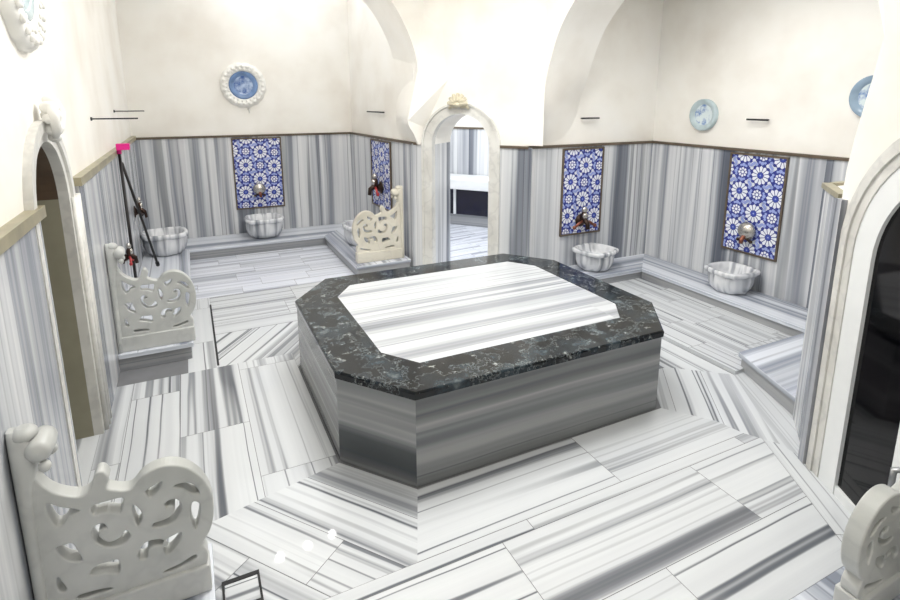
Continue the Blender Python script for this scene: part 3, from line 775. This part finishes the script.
rod((R1+.045, 7.25, 1.84), (R1+.075, 6.65, 1.84), (-1, -.04), 'thin rail on the plaster above the narrow tile panel')
rod((3.86, LV, 1.80), (4.10, LV, 1.80), (0, -1), 'thin rail on the plaster above the dark blue tile panel')
rod((BU, 3.56, 1.81), (BU, 3.34, 1.81), (-1, 0), 'thin rail on the plaster above the largest tile panel')

# ------------------------------------------------------------------ wall plates
def plate(loc, rz, r, label, mats, ornate=0, name='wall_plate'):
    """faces -y"""
    o = empty(name, loc, rz, label, 'plate')
    p = MB(); p.lathe([(0, .02), (r*.55, .018), (r*.66, .022)], n=36, axis='-y'); p.build('centre', mats[0], o)
    q = MB(); q.lathe([(r*.66, .022), (r*.72, .03), (r*.95, .045), (r, .042), (r, .0)], n=36, axis='-y'); q.build('plate_rim', mats[1], o)
    if ornate:
        f = MB(); R = ornate
        def sc(a, rr, h): return 1+(.035*abs(math.sin(8*a)) if rr > r*1.3 else 0)
        f.lathe([(r, .03), (r*1.06, .05), (R*.86, .055), (R*.95, .045), (R, .02), (R*1.0, 0)], n=96, axis='-y', rf=sc)
        for k in range(24):
            a = 2*PI*k/24
            f.ball((math.cos(a)*(R*.86), -.055, math.sin(a)*(R*.86)), R*.085, 0, 8, (1, .6, 1)); 
            f.ball((math.cos(a+.13)*(R*.72), -.055, math.sin(a+.13)*(R*.72)), R*.05, 0, 8, (1, .6, 1))
        f.build('carved_surround', 'ornate', o)
    return o
plate((.75, BV, 2.19), 0, .185, 'blue painted plate in a round carved white surround on the left alcove wall', ['plate_blue', 'plate_rim'], .29)
plate((WL, 3.17, 2.53), PI/2, .18, 'cropped plate in carved white surround high on the left wall', ['plate_pale', 'plate_grey'], .31)
plate((BU, 4.085, 1.84), -PI/2, .165, 'pale grey-blue painted plate on the right alcove wall', ['plate_pale', 'plate_grey'])
plate((BU, 2.50, 2.02), -PI/2, .17, 'blue-grey plate partly hidden by the right pier', ['plate_pale', 'plate_mist'])
# small hook under the surround
hk = MB(); hk.tube([(0, 0, 0), (0, -.03, 0), (0, -.03, -.05)], .008, 0, 8); hk.lathe([(.02, 0), (.02, .006), (0, .008)], (0, 0, 0), 12, 0, '-y', cap0=True)
tag(hk.build('wall_hook', 'frame_stone', None, (.80, BV, 1.87)), 'tiny hook on the plaster just below the carved round surround', 'hook')

# ------------------------------------------------------------------ doorways
def arch_band(mb, f, c, r0, r1, zs, d0, d1, n=24, m=0, ry0=None, ry1=None, z0=0):
    """arched frame between radii r0 and r1, from depth d0 (front) to d1; f(s, z, d)"""
    def path(r, ry): 
        A = arch_pts(c, r, zs, n, ry); return [(c+r, z0)]+A+[(c-r, z0)]
    I, O = path(r0, ry0), path(r1, ry1)
    for k in range(len(I)-1):
        mb.face([f(*I[k], d0), f(*O[k], d0), f(*O[k+1], d0), f(*I[k+1], d0)], m)
        mb.face([f(*O[k], d0), f(*O[k], d1), f(*O[k+1], d1), f(*O[k+1], d0)], m)
        mb.face([f(*I[k], d0), f(*I[k+1], d0), f(*I[k+1], d1), f(*I[k], d1)], m)
# inner doorway in the chamfer wall
dr = struct(empty('door_1', (0, 0, 0)))
m = MB()
arch_band(m, f1, DC, DR, DR+.10, DS, -.035, .05)
arch_band(m, f1, DC, DR+.10, DR+.125, DS, -.05, .03)
m.build('stone_surround', 'frame_stone', dr)
m = MB()
A = [(DC+DR, 0)]+arch_pts(DC, DR, DS)+[(DC-DR, 0)]
for k in range(len(A)-1):
    if A[k][1] >= DS-1e-6 and A[k+1][1] >= DS-1e-6: m.face([f1(*A[k], .05), f1(*A[k+1], .05), f1(*A[k+1], .46), f1(*A[k], .46)])
m.build('soffit', 'plaster', dr)
m = MB()
for sgn in (-1, 1):
    s = DC+sgn*DR
    m.face([f1(s, 0, .05), f1(s, 0, .46), f1(s, DS, .46), f1(s, DS, .05)], 0, (0, 0, 1), (3, sgn*4))
m.build('reveal', 'dado', dr)
# shell ornament at the crown
m = MB(); top = V(f1(DC, DS+DR+.10, -.06)); ax = V((d1.x, d1.y, 0)); nn = V((n1.x, n1.y, 0))
for k in range(7):
    a = PI*(k+.0)/6*.9+.05*PI; d = ax*math.cos(a)+V((0, 0, 1))*math.sin(a)
    m.tube([top+nn*.02, top+nn*.05+d*.055, top+nn*.02+d*.115], [.012, .026, .02], 0, 8)
m.ball(top+nn*.03, .04, 0, 12, (1.2, 1.2, .8)); 
for sg in (-1, 1): m.tube([top+ax*sg*.02-V((0, 0, .02)), top+ax*sg*.09+V((0, 0, -.015)), top+ax*sg*.12-V((0, 0, .045))], [.02, .022, .012], 0, 8)
m.build('shell_crest', 'carved_warm', dr)

# room beyond the inner doorway
def g1(s, d, z): return f1(s, z, d)
m = MB()
XL, XR, DB = -.44, 1.36, 2.85
XL2 = -1.5
def q(s, d): p = f1(s, 0, d); return (p[0], p[1])
m.face([g1(XL2, DB, 0), g1(XR, DB, 0), g1(XR, DB, 3.0), g1(XL2, DB, 3.0)])
m.face([g1(XL, .46, 0), g1(XL2, DB, 0), g1(XL2, DB, 3), g1(XL, .46, 3)]); m.face([g1(XR, .46, 0), g1(XR, DB, 0), g1(XR, DB, 3), g1(XR, .46, 3)])
m.face([g1(XL, .46, 3), g1(XR, .46, 3), g1(XR, DB, 3), g1(XL2, DB, 3)])
ow = struct(m.build('wall_far_room', 'plaster'))
m = MB(); dado_run(m, q(XL2, DB), q(XR, DB), 0, DH+.02, n1, .5, 61); m.build('dado', 'dado', ow)
m = MB(); rail(m, q(XL2, DB), q(XR, DB), n1, DH+.03, .03, .04); m.build('dado_rail', 'trim_dark', ow)
m = MB(); slabs(m, [q(.2, .03), q(.2, .46), q(XL, .46), q(XL2, DB), q(XR, DB), q(XR, .46), q(.95, .46), q(.95, .03)], math.radians(8), .12, .5, z=.004, seed=71)
m.prism([q(XL, .46), q(XL2, DB), q(XR, DB), q(XR, .46)], -.1, .001, 1); struct(m.build('floor_far_room', ['floor_far', 'grout']))
ct = empty('counter', g1(-.25, DB-.34, 0), 0, 'white topped counter with dark navy front seen through the inner doorway', 'counter')
ct.rotation_euler = (0, 0, math.atan2(d1.y, d1.x))
m = MB(); m.box((-1.0, -.25, .60), (1.55, .30, .77)); m.build('counter_top', 'pvc', ct, bevel=.01)
m = MB(); m.box((-.95, -.16, .005), (1.5, .28, .18), 0, (1, 0, 0)); m.build('plinth', 'riser', ct)
for k in range(4):
    m = MB(); m.box((-.92+k*.6+.02, -.15, .18), (-.92+k*.6+.58, -.13, .60)); m.build('front_panel', 'navy', ct)
    m = MB(); m.box((-.92+k*.6-.02, -.17, .18), (-.92+k*.6+.02, -.13, .60)); m.build('divider', 'pvc', ct)

# doorway in the left wall
fL = lambda s, z, d: (WL-d, s, z)
dl = struct(empty('door_2', (0, 0, 0)))
m = MB()
arch_band(m, fL, lc, lr, lr+.05, LDS, -.02, .03, ry0=.34, ry1=.39, z0=0)
arch_band(m, fL, lc, lr+.05, lr+.105, LDS, -.035, .02, ry0=.39, ry1=.445, z0=0)
for k, (dy, rr) in enumerate(((.05, .014), (.11, .018), (.18, .016))):
    m.tube([(WL+.03, LD1+dy, 0), (WL+.03, LD1+dy, LDS)], rr, 0, 10)
m.build('stone_surround', 'frame_stone', dl)
m = MB()
A = [(lc+lr, 0)]+arch_pts(lc, lr, LDS, 24, .34)+[(lc-lr, 0)]
for k in range(len(A)-1):
    m.face([fL(*A[k], .03), fL(*A[k+1], .03), fL(*A[k+1], LDW), fL(*A[k], LDW)], 1 if A[k][1] > 1.3 and A[k+1][1] > 1.3 else 0)
m.build('reveal', ['olive', 'brown'], dl)
m = MB(); m.face([fL(LD0-.2, 0, LDW), fL(LD1+.2, 0, LDW), fL(LD1+.2, 2.2, LDW), fL(LD0-.2, 2.2, LDW)]); m.build('dark_backing', 'brown', dl)  # sheet put in to close off the dark space beyond the opening
m = MB(); cz = 0
for (dy, dz, r) in ((0, .06, .05), (-.035, .11, .045), (.04, .12, .04), (0, .155, .035), (.06, .05, .035), (-.06, .04, .035), (0, -.02, .05), (.02, -.08, .035)):
    m.ball((WL+.06, lc+dy, cz+dz), r, 0, 12, (.9, 1, 1))
m.tube([(WL+.07, lc+.06, cz+.16), (WL+.085, lc+.085, cz+.08), (WL+.08, lc+.05, cz-.02), (WL+.06, lc-.01, cz-.10)], [.02, .024, .024, .012], 0, 10)
m.tube([(WL+.07, lc-.06, cz+.13), (WL+.08, lc-.08, cz+.05), (WL+.08, lc-.05, cz-.03), (WL+.06, lc+.01, cz-.10)], [.02, .022, .022, .012], 0, 10)
o = m.build('carved_crest', 'ornate', dl); o.location = (0, lc*.25, LDS+.42); o.scale = (1, .75, .75); o.location.x = 0

# glazed door in the right chamfer wall
dg_ = struct(empty('door_3', (0, 0, 0)))
m = MB(); arch_band(m, f2, GC, GR-.02, GR+.03, GS, -.012, .05); arch_band(m, f2, GC, GR+.03, GR+.07, GS, -.022, .0); arch_band(m, f2, GC, GR+.07, GR+.095, GS, -.012, .0)
m.build('stone_surround', 'frame_stone', dg_)
m = MB(); arch_band(m, f2, GC, GR-.15, GR-.005, GS, -.006, .05)
m.prism([p2(GC-GR+.02), p2(GC+GR-.02), tuple(V(p2(GC+GR-.02))-m2*.09), tuple(V(p2(GC-GR+.02))-m2*.09)], 0, .055)
m.build('door_frame', 'pvc', dg_)
m = MB()
def s2(s, d): return tuple(C2a+d2*s-m2*d)
m.prism([s2(.625, -.004), s2(.745, -.004), s2(.745, .03), s2(.625, .03)], .055, GS+GR-.15); m.build('stile', 'pvc', dg_)
m = MB(); A = [(GC+GR-.13, .05)]+arch_pts(GC, GR-.13, GS)+[(GC-GR+.13, .05)]
m.face([f2(s, z, .012) for s, z in A]); m.build('glass_pane', 'glass', dg_)
m = MB(); m.prism([s2(.085, -.012), s2(.115, -.012), s2(.115, .02), s2(.085, .02)], 1.13, 1.30); m.build('hinge', 'pvc', dg_)
m = MB(); m.tube([f2(.70, .33, .02), f2(.70, .33, -.05), f2(.70, .45, -.05), f2(.70, .45, .02)], .014, 0, 8); m.build('pull_handle', 'steel', dg_)

# ------------------------------------------------------------------ drains
fd = empty('floor_drain', (.037, 2.07, 0), 0, 'small square floor drain with dark rim beside the near left armrest', 'drain')
m = MB(); 
for lo, hi in (((-.075, .062, 0), (.075, .082, .004)), ((-.075, -.082, 0), (.075, -.066, .004)), ((-.075, -.066, 0), (-.066, .062, .004)), ((.066, -.066, 0), (.075, .062, .004))): m.box(lo, hi)
m.build('rim', 'black', fd)
m = MB(); m.box((-.064, -.064, 0), (.064, .058, .003)); m.build('marble_insert', 'floor', fd)
m = MB(); m.box((-.008, -.70, -.001), (.008, .70, .0015)); tag(m.build('slot_drain', 'black', None, (.058, 4.93, 0)), 'long narrow dark slot drain in the floor beside the left bench', 'drain')

# ------------------------------------------------------------------ ceiling lamp (out of frame; its bulbs show as glints on the floor)
cp = empty('ceiling_lamp', (.88, 5.86, 3.57), 0, 'three-bulb ceiling lamp hanging under the left alcove arch', 'lamp')
m = MB(); m.lathe([(.06, 0), (.06, -.02), (.02, -.04), (0, -.04)], (0, 0, 0), 16, cap0=True); m.tube([(0, 0, -.03), (0, 0, -.16)], .012); m.tube([(-.34, -.03, -.16), (0, 0, -.16), (.31, .05, -.16)], .012, 0, 8); m.build('stem', 'iron', cp)
for x, y in ((-.335, -.03), (0, 0), (.31, .05)):
    m = MB(); m.ball((x, y, -.22), .05, 0, 14); m.build('bulb', 'bulb', cp)

# ------------------------------------------------------------------ lights
def area_light(name, loc, size, power, rot=(0, 0, 0), color=(1, 1, 1), shape='SQUARE', sy=None):
    l = bpy.data.lights.new(name, 'AREA'); l.energy = power; l.size = size; l.color = color
    if sy: l.shape = 'RECTANGLE'; l.size_y = sy
    o = bpy.data.objects.new(name, l); COL.objects.link(o); o.location = loc; o.rotation_euler = rot
    return o
area_light('skylight', (OC[0], OC[1], TOP+.45), 2.0, 185, color=(1, .99, .97))
area_light('right_alcove_fill', (3.7, 3.0, 3.3), .6, 22, color=(.97, .98, 1))  # added fill light, no lamp belongs in this alcove
area_light('left_alcove_fill', (1.2, 7.3, TOP-.05), 2.0, 17, color=(.9, .94, 1), sy=1.2)  # extra unseen fill to brighten the alcove, without a fixture
area_light('near_fill', (.6, .3, TOP-.05), 1.0, 22, color=(1, .99, .97))  # unseen fill light above the camera for the near faces
p = f1(.1, 2.85, 1.4)
area_light('far_room_lamp', p, 1.0, 55, color=(.86, .91, 1))
w = bpy.data.worlds.new('World'); scene.world = w; w.use_nodes = True
w.node_tree.nodes['Background'].inputs[0].default_value = (.9, .95, 1, 1); w.node_tree.nodes['Background'].inputs[1].default_value = .6

# ------------------------------------------------------------------ camera
cam = bpy.data.cameras.new('camera'); co_ = bpy.data.objects.new('camera', cam); COL.objects.link(co_)
co_.location = (0, 0, 2.0); co_.rotation_euler = (math.radians(90-11.8), 0, math.radians(-26.0))
cam.sensor_width = 36; cam.lens = 541/900*36; cam.shift_x = -.0033; cam.shift_y = -.0972; cam.clip_start = .02
scene.camera = co_
vs = scene.view_settings
vs.view_transform = 'Standard'; vs.look = 'None'; vs.gamma = 1; vs.use_curve_mapping = False; vs.exposure = -.05
